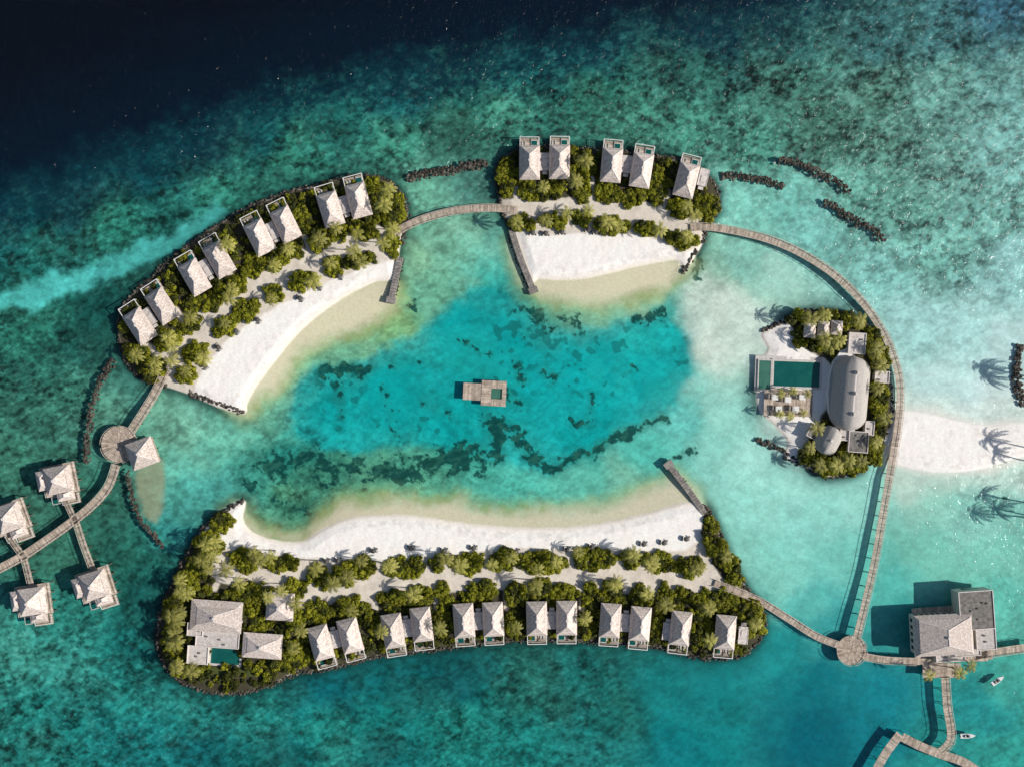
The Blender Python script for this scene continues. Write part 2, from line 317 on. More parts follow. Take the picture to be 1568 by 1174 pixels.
# shelf sand
shf=bil(F_shelf,X+wx*22+wx2*8,Y+wy*22+wy2*8)
col=mix(col,ss(-26,2,shf)*ss(22,0,shf)*0.50,tolin((172,184,112)))
s1=ss(-14,20,shf); col=mix(col,s1*0.9,tolin((228,216,186)))
col=mix(col,ss(.52,.72,fbm(X,Y,30,41,3))*ss(-20,5,shf)*ss(25,-5,shf)*0.45,tolin((120,150,55)))
col=mix(col,ss(-6,6,bil(F_spatch,X+wx2*10,Y+wy2*10))*.8,tolin((158,165,132))*(0.8+.4*n1[...,None]))
# open ocean, graded drop-off
oc=bil(F_ocean,X+wx*60+wx2*34,Y+wy*60+wy2*34)
o0=ss(-100,8,oc)**1.2
brk=0.55+0.6*(1-f)
col=mix(col,np.clip(o0*brk,0,1)*0.9,tolin((6,52,66)))
col=mix(col,ss(-30,50,oc),tolin((2,22,38))); col=mix(col,ss(40,220,oc),tolin((1,12,24)))
# dark lower slope around outer rocks
ld=bil(LAND,X+wx2*3,Y+wy2*3)
notE=ss(1340,1320,X)
col=mix(col,np.clip((ss(-15,-1,ld)*.55+ss(-40,-6,ld+wx2*20)*.30)*ss(0,-14,shf)*notE*(1-pal),0,1),tolin((18,56,52)))
# land
lm=ss(-1.2,1.6,ld)
Ed=bil(F_E,X+wx*14,Y+wy*14)
col=mix(col,ss(-16,2,Ed)*.75,tolin((240,236,224)))
beach=1.08*tolin((250,243,236))*(0.94+0.09*fbm(X,Y,24,51,4)[...,None])
wet=ss(10,0,ld)*0.5*ss(-12,-30,Ed)
bc=beach*(1-wet[...,None])+tolin((230,215,190))*wet[...,None]
tl=ss(.58,.66,fbm(X,Y,9,54,3))*ss(30,14,ld)*ss(4,9,ld)*.14
bc=bc*(1-tl[...,None])
col=col*(1-lm[...,None])+bc*lm[...,None]
gd=ss(-2.5,2.5,bil(F_gard,X+wx2*7,Y+wy2*7))*lm
gc=tolin((228,217,202))*(0.80+0.34*fbm(X,Y,9,52,3)[...,None])
col=col*(1-gd[...,None])+gc*gd[...,None]
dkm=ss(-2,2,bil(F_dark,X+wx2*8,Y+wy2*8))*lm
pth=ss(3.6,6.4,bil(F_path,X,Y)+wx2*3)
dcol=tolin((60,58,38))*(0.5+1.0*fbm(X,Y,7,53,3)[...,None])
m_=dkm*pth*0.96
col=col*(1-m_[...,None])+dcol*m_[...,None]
# heights (m)
zs=bil(BASE,X,Y)
zw=-0.5-2.2*(1-np.clip(zs[...,:3].mean(-1)**(1/0.6)*1.6,0,1))-14*ss(-40,500,bil(F_ocean,X,Y))
dl=bil(LAND,X,Y)
z=np.where(dl<0,np.maximum(zw,dl*0.035),np.minimum(1.15,dl*0.055+0.25*ss(0,3,dl)))
z=z+(fbm(X,Y,10,60,3)-.5)*0.22*ss(-4,10,dl)
wxm=(X-784)*S; wym=(587-Y)*S
ny,nx=X.shape
co=np.empty((ny*nx,3),np.float32); co[:,0]=wxm.ravel(); co[:,1]=wym.ravel(); co[:,2]=z.ravel()
idx=np.arange(ny*nx).reshape(ny,nx)
q=np.stack([idx[:-1,:-1],idx[1:,:-1],idx[1:,1:],idx[:-1,1:]],-1).reshape(-1,4)
me=bpy.data.meshes.new('ground_terrain')
me.vertices.add(len(co)); me.vertices.foreach_set('co',co.ravel())
me.loops.add(q.size); me.loops.foreach_set('vertex_index',q.ravel().astype(np.int32))
me.polygons.add(len(q)); me.polygons.foreach_set('loop_start',np.arange(0,q.size,4,dtype=np.int32))
me.polygons.foreach_set('use_smooth',np.ones(len(q),bool))
me.update(calc_edges=True)
at=me.color_attributes.new('ground_colour','FLOAT_COLOR','POINT')
cc=np.ones((ny*nx,4),np.float32); cc[:,:3]=np.clip(col*K,0.001,0.90).reshape(-1,3); at.data.foreach_set('color',cc.ravel())
m,nt,b=new_mat('seabed_and_sand'); N=nt.nodes; Lk=nt.links
an=N.new('ShaderNodeVertexColor'); an.layer_name='ground_colour'
g=N.new('ShaderNodeNewGeometry')
no=N.new('ShaderNodeTexNoise'); no.inputs['Scale'].default_value=0.9; no.inputs['Detail'].default_value=5; no.inputs['Roughness'].default_value=.7
Lk.new(g.outputs['Position'],no.inputs['Vector'])
mr=N.new('ShaderNodeMapRange'); mr.inputs['From Min'].default_value=.3; mr.inputs['From Max'].default_value=.7; mr.inputs['To Min'].default_value=.88; mr.inputs['To Max'].default_value=1.10
Lk.new(no.outputs['Fac'],mr.inputs['Value'])
vs=N.new('ShaderNodeVectorMath'); vs.operation='SCALE'; Lk.new(an.outputs['Color'],vs.inputs[0]); Lk.new(mr.outputs['Result'],vs.inputs['Scale'])
Lk.new(vs.outputs['Vector'],b.inputs['Base Color']); b.inputs['Roughness'].default_value=.95; b.inputs['Specular IOR Level'].default_value=.05
me.materials.append(m); obj('ground_terrain',me)

# ---------------------------------------------------------------- water surface
mb=MB(); mb.add([(-27000,-27000,0),(27000,-27000,0),(27000,27000,0),(-27000,27000,0)],[(0,1,2,3)],None)
mw=bpy.data.materials.new('sea_water'); mw.use_nodes=True; nt=mw.node_tree; N=nt.nodes; Lk=nt.links
N.remove(N['Principled BSDF']); out=N['Material Output']
tr=N.new('ShaderNodeBsdfTransparent'); gl=N.new('ShaderNodeBsdfGlossy'); gl.inputs['Roughness'].default_value=0.15
fr=N.new('ShaderNodeFresnel'); mx=N.new('ShaderNodeMixShader')
g=N.new('ShaderNodeNewGeometry'); mp=N.new('ShaderNodeMapping'); mp.inputs['Rotation'].default_value=(0,0,math.radians(-35)); mp.inputs['Scale'].default_value=(1.0,0.5,1)
io=N.new('ShaderNodeMapRange'); io.inputs['To Min'].default_value=1.33; io.inputs['To Max'].default_value=1/1.33
Lk.new(g.outputs['Backfacing'],io.inputs['Value']); Lk.new(io.outputs['Result'],fr.inputs['IOR'])
Lk.new(g.outputs['Position'],mp.inputs['Vector'])
n1_=N.new('ShaderNodeTexNoise'); n1_.inputs['Scale'].default_value=0.45; n1_.inputs['Detail'].default_value=4; n1_.inputs['Roughness'].default_value=.55
Lk.new(mp.outputs['Vector'],n1_.inputs['Vector'])
# open water north of the reef is choppier than the sheltered lagoon
sx_=N.new('ShaderNodeSeparateXYZ'); Lk.new(g.outputs['Position'],sx_.inputs[0])
ch=N.new('ShaderNodeMapRange'); ch.inputs['From Min'].default_value=20; ch.inputs['From Max'].default_value=110; ch.inputs['To Min'].default_value=.5; ch.inputs['To Max'].default_value=1.7
Lk.new(sx_.outputs['Y'],ch.inputs['Value'])
hm=N.new('ShaderNodeMath'); hm.operation='MULTIPLY'; Lk.new(n1_.outputs['Fac'],hm.inputs[0]); Lk.new(ch.outputs['Result'],hm.inputs[1])
bp=N.new('ShaderNodeBump'); bp.inputs['Strength'].default_value=1.0; bp.inputs['Distance'].default_value=0.8
Lk.new(hm.outputs[0],bp.inputs['Height'])
Lk.new(bp.outputs['Normal'],gl.inputs['Normal'])
Lk.new(fr.outputs['Fac'],mx.inputs['Fac']); Lk.new(tr.outputs['BSDF'],mx.inputs[1]); Lk.new(gl.outputs['BSDF'],mx.inputs[2]); Lk.new(mx.outputs['Shader'],out.inputs['Surface'])
mb.mats=[mw]; obj('sea_water',mb.mesh('sea_water'))

# ---------------------------------------------------------------- bridges / jetties
def bridge(name,pts,width=3.0,z=1.9,rail=True,piles=True,mat='wood',zmat='rail'):
    P=cr([W(p[0],p[1],z) for p in pts],0.55)
    e=empty(name,(P[0][0],P[0][1],0)); ox,oy=P[0]
    T=np.gradient(P,axis=0); T/=np.hypot(T[:,0],T[:,1])[:,None]+1e-9
    d=MB(); r=MB(); pl=MB()
    for i,(p,t) in enumerate(zip(P,T)):
        x,y=p[0]-ox,p[1]-oy; n=(-t[1],t[0])
        w=width/2*random.uniform(.985,1.015)
        d.obox((x,y,z-0.06),(t[0]*.235,t[1]*.235,0),(n[0]*w,n[1]*w,0),(0,0,.06),M[mat])
        if i%6==0:
            for s in(-1,1):
                if rail: r.obox((x+n[0]*s*width*.52,y+n[1]*s*width*.52,z+.4),(.07*t[0],.07*t[1],0),(.07*n[0],.07*n[1],0),(0,0,.5),M[zmat])
            if piles and i%12==0:
                for s in(-1,1): pl.cyl(x+n[0]*s*width*.42,y+n[1]*s*width*.42,-3,z-.12,.18,.16,M['wooddark'],6)
        if i%4==0 and i+4<len(P):
            p2=P[i+4]; mx_=((p[0]+p2[0])/2-ox,(p[1]+p2[1])/2-oy); hx,hy=(p2[0]-p[0])/2,(p2[1]-p[1])/2
            for s in(-1,1):
                if rail: r.obox((mx_[0]+n[0]*s*width*.52,mx_[1]+n[1]*s*width*.52,z+.94),(hx,hy,0),(.10*n[0],.10*n[1],0),(0,0,.04),M[zmat])
                d.obox((mx_[0]+n[0]*s*width*.36,mx_[1]+n[1]*s*width*.36,z-.28),(hx,hy,0),(.12*n[0],.12*n[1],0),(0,0,.155),M['wooddark'])
    obj('plank_deck',d.mesh('plank_deck'),parent=e)
    if rail: obj('railings',r.mesh('railings'),parent=e)
    if piles: obj('piles',pl.mesh('piles'),parent=e)
bridge('wooden_footbridge',[(606,358),(625,346),(655,334),(700,323),(750,319),(792,322)],3.3)
bridge('wooden_footbridge',[(1058,349),(1085,348),(1130,355),(1180,368),(1230,390),(1280,423),(1320,462),(1350,505),(1368,545),(1378,590),(1376,640),(1367,700),(1353,780),(1339,860),(1323,930),(1311,978)],3.3)
bridge('wooden_footbridge',[(1095,892),(1130,905),(1165,920),(1210,948),(1250,973),(1286,987)],3.0)
bridge('wooden_footbridge',[(1322,1004),(1360,1010),(1408,1012)],3.2)
bridge('wooden_footbridge',[(1495,1003),(1530,997),(1585,989)],3.6)
bridge('wooden_footbridge',[(1447,1036),(1450,1080),(1456,1130),(1438,1152)],3.6)
bridge('wooden_footbridge',[(253,570),(240,598),(222,628),(200,662)],3.6)
bridge('wooden_footbridge',[(178,712),(166,745),(140,775),(105,803),(70,828),(32,853),(-20,880)],3.6)
bridge('boat_dock',[(1338,1185),(1357,1152),(1378,1124)],4.0,rail=False); bridge('boat_dock',[(1382,1128),(1410,1142),(1440,1154),(1475,1166),(1505,1186)],4.0,1.88,rail=False)
bridge('wooden_walkway',[(98,758),(115,795)],2.2); bridge('wooden_walkway',[(117,798),(130,838),(143,872)],2.6)
bridge('wooden_walkway',[(38,855),(48,895)],2.4); bridge('wooden_walkway',[(12,818),(34,848)],2.4)
def dockpoly(name,polys,z=1.9,mat='wood',border=True):
    allv=polys[0]; x0,y0=W(allv[0],allv[1],z); e=empty(name,(x0,y0,0)); d=MB(); pl=MB()
    for (cx,cy,w,h,rot) in polys:
        x,y=W(cx,cy,z); x-=x0;y-=y0; w*=S;h*=S; a=math.radians(rot); t=(math.cos(a),math.sin(a)); n=(-t[1],t[0])
        k=max(2,int(w/0.6)); st=w/k
        for i in range(k):
            u=-w/2+st*(i+.5); d.obox((x+t[0]*u,y+t[1]*u,z-.06),(t[0]*st*.45,t[1]*st*.45,0),(n[0]*h/2,n[1]*h/2,0),(0,0,.06),M[mat])
        for s in(-1,1): d.obox((x+n[0]*s*h*.4,y+n[1]*s*h*.4,z-.28),(t[0]*w/2,t[1]*w/2,0),(n[0]*.12,n[1]*.12,0),(0,0,.155),M['wooddark'])
        for s in(-1,1):
            for q_ in(-1,1): pl.cyl(x+t[0]*s*w*.44+n[0]*q_*h*.42,y+t[1]*s*w*.44+n[1]*q_*h*.42,-3,z-.12,.2,.2,M['wooddark'],6)
    obj('planks',d.mesh('planks'),parent=e); obj('piles',pl.mesh('piles'),parent=e); return e
dockpoly('arrival_deck',[(1442,1026,58,22,0),(1497,1000,30,24,3)])
def round_deck(name,px,py,r,z=1.95):
    x,y=W(px,py,z); e=empty(name,(x,y,0)); d=MB(); n=40
    for k,(r0,r1) in enumerate([(0.0,.32),(.33,.62),(.63,.97)]):
        for i in range(n):
            a0=2*math.pi*i/n+.01; a1=2*math.pi*(i+1)/n-.01; vs=[]
            for zz in(z-.12,z):
                for a_,rr in((a0,r0),(a1,r0),(a1,r1),(a0,r1)): vs.append((max(rr,.01)*r*math.cos(a_),max(rr,.01)*r*math.sin(a_),zz))
            d.add(vs,[(3,2,1,0),(4,5,6,7),(0,1,5,4),(1,2,6,5),(2,3,7,6),(3,0,4,7)],M['wood'])
    d.cyl(0,0,z-.4,z-.14,r*.95,r*.95,M['wooddark'],32)
    obj('boards',d.mesh('boards'),parent=e)
    d=MB()
    for i in range(12):
        a=2*math.pi*i/12; d.cyl(r*.85*math.cos(a),r*.85*math.sin(a),-3,z-.4,.2,.2,M['wooddark'],6)
    obj('piles',d.mesh('piles'),parent=e)
    d=MB()
    for i in range(32):
        if i%8 in (0,): continue
        a0=2*math.pi*i/32;a1=2*math.pi*(i+1)/32; p0=Vector((r*math.cos(a0),r*math.sin(a0),z+.9)); p1=Vector((r*math.cos(a1),r*math.sin(a1),z+.9))
        h=(p1-p0)/2; nn=Vector((-h.y,h.x,0)).normalized()*.08; d.obox((p0+p1)/2,h,nn,(0,0,.05),M['rail']); d.cyl(p0.x,p0.y,z,z+.9,.06,.06,M['rail'],5)
    obj('railing',d.mesh('railing'),parent=e)
round_deck('round_timber_deck',1304,995,7.0); round_deck('round_timber_deck',183,680,8.6,2.0)

# ---------------------------------------------------------------- rocks
def ico():
    import bmesh
    bm=bmesh.new(); bmesh.ops.create_icosphere(bm,subdivisions=1,radius=1)
    v=[tuple(x.co) for x in bm.verts]; f=[tuple(x.index for x in q.verts) for q in bm.faces]; bm.free(); return v,f
IV,IF=ico()
def rocks(name,pts,w,zt=1.0,size=0.85,dens=1.0,mat='rock',closed=False):
    P=cr([W(p[0],p[1],.4) for p in pts],0.55/dens,closed); d=MB(); T=np.gradient(P,axis=0)
    x0,y0=P[0]
    for p,t in zip(P,T):
        t=t/(math.hypot(*t)+1e-9); n=(-t[1],t[0])
        for k in range(max(1,int(w/1.7+random.random()))):
            u=random.gauss(0,w*.26); u=max(-w/2,min(w/2,u)); s=size*random.uniform(.5,1.2)
            zc=(zt-.4)*(1-(2*u/w)**2)+random.uniform(-.3,.15)
            R=Matrix.Rotation(random.random()*6,3,Vector((random.random(),random.random(),random.random()+.1)).normalized())
            sx,sy,sz=s*random.uniform(.7,1.2),s*random.uniform(.7,1.2),s*random.uniform(.5,.8)
            c=(p[0]-x0+n[0]*u+random.uniform(-.3,.3),p[1]-y0+n[1]*u+random.uniform(-.3,.3),zc)
            vs=[]
            for v in IV:
                q_=R@Vector(v)*random.uniform(.85,1.12); vs.append((c[0]+q_.x*sx,c[1]+q_.y*sy,c[2]+q_.z*sz))
            d.add(vs,IF,M[mat])
    obj(name,d.mesh(name),(x0,y0,0))
BW=[([(624,273),(650,267),(685,262),(720,254),(746,249)],3.9),([(1106,269),(1150,272),(1176,277),(1200,284)],3.4),([(1192,245),(1222,250),(1250,263),(1280,278),(1301,294)],3.7),
 ([(1262,308),(1285,322),(1310,338),(1332,348),(1354,369)],3.6),([(173,552),(155,580),(143,615),(135,660),(131,708)],3.4),([(195,722),(203,765),(218,800),(250,836)],2.4),
 ([(1561,528),(1557,570),(1566,622)],4.2),([(1160,673),(1190,686),(1222,704)],2.2),([(1168,509),(1185,500),(1207,489)],2.2),([(1046,418),(1055,400),(1066,384)],2.6),
 ([(290,600),(320,612),(350,622),(373,632)],3.2),([(374,766),(352,778),(335,790)],2.4)]
for pts,w in BW: rocks('rock_breakwater',pts,w,dens=1.5,size=.75)
rocks('rock_revetment',A_out[3:-1],2.4,.9,.7); rocks('rock_revetment',B_out[:-2],2.2,.9,.7); rocks('rock_revetment',C_out[:-1],2.4,.9,.7)
rocks('rock_revetment',D_poly[1:15],2.0,.9,.6)
def groyne(pts,w=2.8):
    P=[W(p[0],p[1],1.3) for p in pts]; x0,y0=P[0]; C_=cr(P,1.3); e=empty('stone_groyne',(x0,y0,0)); d=MB(); T=np.gradient(C_,axis=0)
    for p,t in zip(C_,T):
        t=t/math.hypot(*t); n=(-t[1],t[0]); 
        for s in (-1,1):
            zz=1.25+random.uniform(-.04,.04)
            d.obox((p[0]-x0+n[0]*s*w*.25,p[1]-y0+n[1]*s*w*.25,zz-.9),(t[0]*.61,t[1]*.61,0),(n[0]*w*.24,n[1]*w*.24,0),(0,0,.9),M['conc'])
    t=(C_[-1]-C_[-2]); t/=math.hypot(*t); n=(-t[1],t[0]); p=C_[-1]-C_[0]+t*2.05
    d.obox((p[0],p[1],.45),(t[0]*1.4,t[1]*1.4,0),(n[0]*2.1,n[1]*2.1,0),(0,0,.9),M['conc'])
    obj('stone_blocks',d.mesh('stone_blocks'),parent=e)
groyne([(612,396),(606,425),(600,453)]); groyne([(784,354),(795,390),(814,438)]); groyne([(1078,784),(1052,747),(1028,716)])
rocks('rock_revetment',[(1082,784),(1056,747),(1030,712)],1.2,.3,.45); rocks('rock_revetment',[(778,360),(790,395),(808,440)],1.2,.3,.45); rocks('rock_revetment',[(618,396),(611,425),(604,457)],1.2,.3,.45)

# ---------------------------------------------------------------- villas
def roof_mesh(w,l,z0,hh,ridge,skirt=.26,name='hip_roof',cap=True):
    d=MB(); x,y=w/2,l/2; sx=w*skirt*.5; z1=z0+hh*.30
    d.box(-x,x,-y,y,z0-.18,z0,M['rail'])
    d.frustum((-x,x,-y,y),z0+.003,(-x+sx,x-sx,-y+sx,y-sx),z1,M['shingle'])
    ix=x-sx-.12; iy=y-sx-.12; z2=z0+hh; r=ridge/2
    d.frustum((-ix,ix,-iy,iy),z1+.16,(-.12,.12,-r,r),z2,M['shingle'],True)
    for a_,b_ in [((-ix,-iy),(0,-r)),((ix,-iy),(0,-r)),((-ix,iy),(0,r)),((ix,iy),(0,r))]:
        p0=Vector((a_[0],a_[1],z1+.18)); p1=Vector((b_[0],b_[1],z2+.03)); h=(p1-p0)/2; n=Vector((-h.y,h.x,0)).normalized()
        d.obox((p0+p1)/2,h,n*.13,(0,0,.06),M['ridge'])
    d.box(-.2,.2,-r-.2,r+.2,z2+.004,z2+.12,M['ridge'])
    if cap: d.box(-.55,.55,-.55,.55,z2+.125,z2+.45,M['ridge'])
    return d.mesh(name)
def villa_parts():
    d=MB(); d.box(-3.9,3.9,-6.3,6.0,0,3.9,M['wall'])
    walls=d.mesh('walls')
    d=MB()
    for x in(-2.6,0,2.6): d.box(x-1.1,x+1.1,6.0,6.06,.9,3.3,M['glass'])
    for s in(-1,1):
        for y in(-4,0,3.5): d.box(s*3.93-.04,s*3.93+.04,y-.8,y+.8,1.6,3.1,M['glass'])
    d.box(-.6,.6,-6.36,-6.3,.6,2.9,M['wooddark'])
    win=d.mesh('windows_and_door')
    d=MB()
    for i in range(11):
        y=6.3+i*.5; d.box(-4.3,4.3,y+.02,y+.48,1.0,1.1,M['wood'])
    d.box(-4.2,4.2,6.1,11.6,.75,.99,M['wooddark'])
    for x in(-4,0,4):
        for y in(8,11.4): d.cyl(x,y,-2,.75,.16,.16,M['wooddark'],6)
    deck=d.mesh('sea_deck')
    d=MB()
    for x in(-4.3,4.3):
        for y in(7.6,11.7): d.box(x-.1,x+.1,y-.1,y+.1,1.1,3.6,M['white'])
    for x in(-4.3,4.3): d.box(x-.15,x+.15,7.3,11.85,3.6,3.8,M['white'])
    for y in(11.7,): d.box(-4.14,4.14,y-.15,y+.15,3.6,3.8,M['white'])
    frame=d.mesh('pergola_frame')
    d=MB(); d.box(.6,3.8,8.4,11.0,1.1,1.16,M['coping']); d.box(.9,3.5,8.7,10.7,1.165,1.18,M['pool']); 
    pool=d.mesh('plunge_pool')
    d=MB()
    for x in(-3.2,-1.8):
        d.box(x-.35,x+.35,8.2,9.7,1.35,1.45,M['cushion']); d.obox((x,10.0,1.65),(.35,0,0),(0,.32,.22),(0,-.04,.05),M['cushion'])
        d.box(x-.3,x+.3,8.3,9.9,1.1,1.35,M['lounger'])
    lo=d.mesh('deck_loungers')
    return {'walls':walls,'windows':win,'hip_roof':roof_mesh(9.4,15.6,4.0,4.6,5.5),'sea_deck':deck,'pergola_frame':frame,'plunge_pool':pool,'deck_loungers':lo}
VP=villa_parts()
d=MB(); d.box(-1.9,1.9,-3.6,3.6,0,3.1,M['wall']); d.box(-2.2,2.2,-4,4,3.1,3.35,M['flat']); d.box(-1.2,1.2,-5.6,-4.2,2.6,2.8,M['flat']); d.box(-1.0,1.0,-2.4,.6,3.35,3.6,M['flat']); d.box(-2.2,-2.0,-4,4,3.352,3.5,M['ridge']); d.box(2.0,2.2,-4,4,3.352,3.5,M['ridge'])
ANX={'flat_roof_pavilion':d.mesh('annex')}
footprints=[]
def villa(px,py,deg,sc_=1.0):
    x,y=W(px,py,6.5); place(VP,'beach_villa',(x,y,.9),math.radians(deg),sc_); footprints.append((px,py,deg,16,26))
def annex(px,py,deg): 
    x,y=W(px,py,4); place(ANX,'villa_annex',(x,y,.9),math.radians(deg),1); footprints.append((px,py,deg,7,14))
VA=[(212,499,33),(246,468,33),(296,424,30),(334,397,30),(396,363,27),(436,343,26),(505,320,17),(548,306,15)]
VB=[(811,248,0),(857,247,-1),(937,252,-5),(983,260,-9),(1052,275,-14)]
VC=[(490,985,195),(535,974,194),(601,967,189),(645,957,187),(710,951,184),(755,949,183),(822,948,181),(868,947,180),(935,951,176),(981,956,175),(1043,963,173),(1112,969,175)]
for v in VA+VB+VC: villa(*v)
for v in [(228,485,33),(315,411,30),(416,354,27),(527,314,16),(834,248,0),(960,252,-7),(1077,272,-14),(513,978,194),(623,961,188),(733,950,183),(845,949,180),(958,953,176),(1022,966,173),(1138,972,175)]: annex(*v)
# overwater villas
def owv():
    d=MB(); d.box(-4.4,4.4,-4.4,4.4,1.9,5.2,M['wall']); d.box(4.4,7.6,-3,3,1.9,4.4,M['wall']); walls=d.mesh('walls')
    d=MB()
    for s in(-1,1):
        for u in(-2.6,0,2.6): d.box(u-1,u+1,s*4.43-.04,s*4.43+.04,2.4,4.5,M['glass'])
    d.box(-4.47,-4.4,-2,2,2.3,4.6,M['glass']); win=d.mesh('windows')
    d=MB()
    for i in range(22):
        y=-6.6+i*.6; d.box(-6.4,8.4,y+.03,y+.57,1.75,1.88,M['wood'])
    for i in range(9):
        y=6.9+i*.5; d.box(-5.5,2,y,y+.46,1.1,1.2,M['wood'])
    d.box(-6.2,8.2,-6.4,6.4,1.45,1.74,M['wooddark']); deck=d.mesh('deck')
    d=MB()
    for x in(-6,-2,2,8):
        for y in(-6.2,-2,2,6.2): d.cyl(x,y,-3,1.45,.22,.22,M['wooddark'],6)
    piles=d.mesh('piles')
    d=MB()
    for x in(-6.3,8.3): d.box(x-.06,x+.06,-6.5,6.5,2.7,2.8,M['white'])
    for x in(-5.4,1.9):
        d.box(x-.09,x+.09,7,11.2,2.2,2.35,M['white'])
        for y in(7.1,9,11.1): d.cyl(x,y,1.2,2.2,.06,.06,M['white'],5)
    d.box(-5.31,1.81,11.05,11.2,2.2,2.35,M['white']); rail=d.mesh('railings')
    d=MB(); d.box(2.6,6.6,6.9,10.2,1.0,1.6,M['coping']); d.box(2.9,6.3,7.2,9.9,1.605,1.62,M['pool']); pool=d.mesh('plunge_pool')
    main=roof_mesh(11.6,11.6,5.2,4.6,1.2,.3)
    w2=roof_mesh(5.2,8.4,4.5,1.9,3.2,.3,'wing_roof',False)
    w3=roof_mesh(7.5,4.6,4.2,1.7,1.0,.3,'porch_roof',False)
    return {'walls':walls,'windows':win,'deck':deck,'piles':piles,'railings':rail,'plunge_pool':pool,'main_roof':main},w2,w3
OP,OW2,OW3=owv()
def ow(px,py,deg,s=1.0):
    x,y=W(px,py,7.5); e=place(OP,'overwater_villa',(x,y,0),math.radians(deg),s)
    obj('wing_roof',OW2,(7,-1,0),0,1,e); obj('porch_roof',OW3,(-1,7.0,-.3),0,1,e)
ow(86,735,12+180,1.06); ow(10,793,20+180,1.06); ow(46,922,188,1.06); ow(142,897,198,1.06)
e=empty('deck_pavilion',(*W(216,694,6),1.9),math.radians(20)); obj('hip_roof',roof_mesh(12.5,12.5,3.2,4.6,1.0,.3),parent=e)
d=MB()
for x in(-5,0,5):
    for y in(-5,5): d.cyl(x,y,0,3.1,.2,.2,M['wooddark'],8)
d.box(-5.6,5.6,-5.6,5.6,-.25,-.02,M['wood'])
for x in(-5,0,5):
    for y in(-5,0,5): d.cyl(x,y,-5,-.25,.2,.2,M['wooddark'],6)
obj('posts_and_floor',d.mesh('posts_and_floor'),parent=e); d=MB(); d.box(-2,2,-.6,.6,0,1.1,M['wooddark']); d.box(-2.2,2.2,-.8,.8,1.1,1.2,M['flat']); obj('reception_counter',d.mesh('reception_counter'),parent=e)

def hipb(name,px,py,w,l,deg,h=4.0,rh=3.2,ridge=3,base=.9,skirt=.26):
    x,y=W(px,py,h+rh*.5); e=empty(name,(x,y,base),math.radians(deg)); w*=S; l*=S
    obj('hip_roof',roof_mesh(w,l,h,rh,ridge,skirt),parent=e)
    d=MB(); d.box(-w/2+.8,w/2-.8,-l/2+.8,l/2-.8,-.5,h-.2,M['wall']); obj('walls',d.mesh('walls'),parent=e)
    d=MB()
    for s in(-1,1):
        k=max(1,int((w-3)/2.6))
        for i in range(k):
            u=-w/2+1.6+(w-3.2)*(i+.5)/k; d.box(u-.8,u+.8,s*(l/2-.78)-.04,s*(l/2-.78)+.04,.8,2.9,M['glass'])
        k=max(1,int((l-3)/2.6))
        for i in range(k):
            u=-l/2+1.6+(l-3.2)*(i+.5)/k; d.box(s*(w/2-.78)-.04,s*(w/2-.78)+.04,u-.8,u+.8,.8,2.9,M['glass'])
    obj('windows',d.mesh('windows'),parent=e); footprints.append((px,py,deg,w/S/2,l/S/2)); return e
def flatb(name,px,py,w,l,deg,h=3.4,base=.9,mat='flat',par=True):
    x,y=W(px,py,h); e=empty(name,(x,y,base),math.radians(deg)); w*=S;l*=S; d=MB(); d.box(-w/2+.25,w/2-.25,-l/2+.25,l/2-.25,-.5,h-.15,M['wall']); obj('walls',d.mesh('walls'),parent=e)
    d=MB(); d.box(-w/2,w/2,-l/2,l/2,h-.15,h,M[mat])
    if par:
        for s in(-1,1): d.box(s*(w/2-.15)-.15,s*(w/2-.15)+.15,-l/2,l/2,h+.002,h+.35,M['ridge']); d.box(-w/2+.3,w/2-.3,s*(l/2-.15)-.15,s*(l/2-.15)+.15,h+.002,h+.35,M['ridge'])
    for i in range(max(1,int(w*l/40))): 
        a_,b_=random.uniform(-w/3,w/3),random.uniform(-l/3,l/3); d.box(a_-.5,a_+.5,b_-.35,b_+.35,h+.003,h+.5,M['flatdark'])
    obj('flat_roof',d.mesh('flat_roof'),parent=e)
    d=MB()
    for s in(-1,1): d.box(-w/4,w/4,s*(l/2-.23)-.04,s*(l/2-.23)+.04,.4,2.5,M['glass'])
    obj('windows',d.mesh('windows'),parent=e); footprints.append((px,py,deg,w/S/2,l/S/2)); return e
def pool(name,px,py,w,l,deg,z=1.3,c=1.0,mat='pool'):
    x,y=W(px,py,z); e=empty(name,(x,y,0),math.radians(deg)); w*=S;l*=S; d=MB()
    for s in(-1,1): d.box(s*(w/2+c/2)-c/2,s*(w/2+c/2)+c/2,-l/2-c,l/2+c,z-1.6,z,M['coping']); d.box(-w/2,w/2,s*(l/2+c/2)-c/2,s*(l/2+c/2)+c/2,z-1.6,z,M['coping'])
    obj('coping',d.mesh('coping'),parent=e); d=MB(); d.box(-w/2+.003,w/2-.003,-l/2+.003,l/2-.003,z-1.5,z-.12,M[mat]); obj('pool_water',d.mesh('pool_water'),parent=e); footprints.append((px,py,deg,w/S/2+4,l/S/2+4)); return e
hipb('residence_main_house',330,944,78,48,-4,4.4,3.8,2.5) 
hipb('residence_pavilion',428,929,42,42,-4,4,3.6,1)
hipb('residence_guest_house',401,989,60,38,-4,4,3.2,1)
flatb('residence_terrace_block',334,978,66,24,-4,3.2); flatb('residence_spa_block',304,1001,32,28,-4,3.0)
flatb('residence_entry_block',300,962,24,20,-4,3.5)
pool('residence_pool',345,1004,44,24,-4,1.6)
d=MB(); 
xx,yy=W(345,1027,1.3)
d.box(-15,15,-1.6,1.6,-.3,.12,M['lawn']); obj('residence_lawn',d.mesh('residence_lawn'),(xx,yy,1.2),math.radians(-4)); footprints.append((345,1027,-4,50,6))
hipb('jetty_restaurant',1446,972,88,62,3,6.0,5.0,7,1.9,.12)
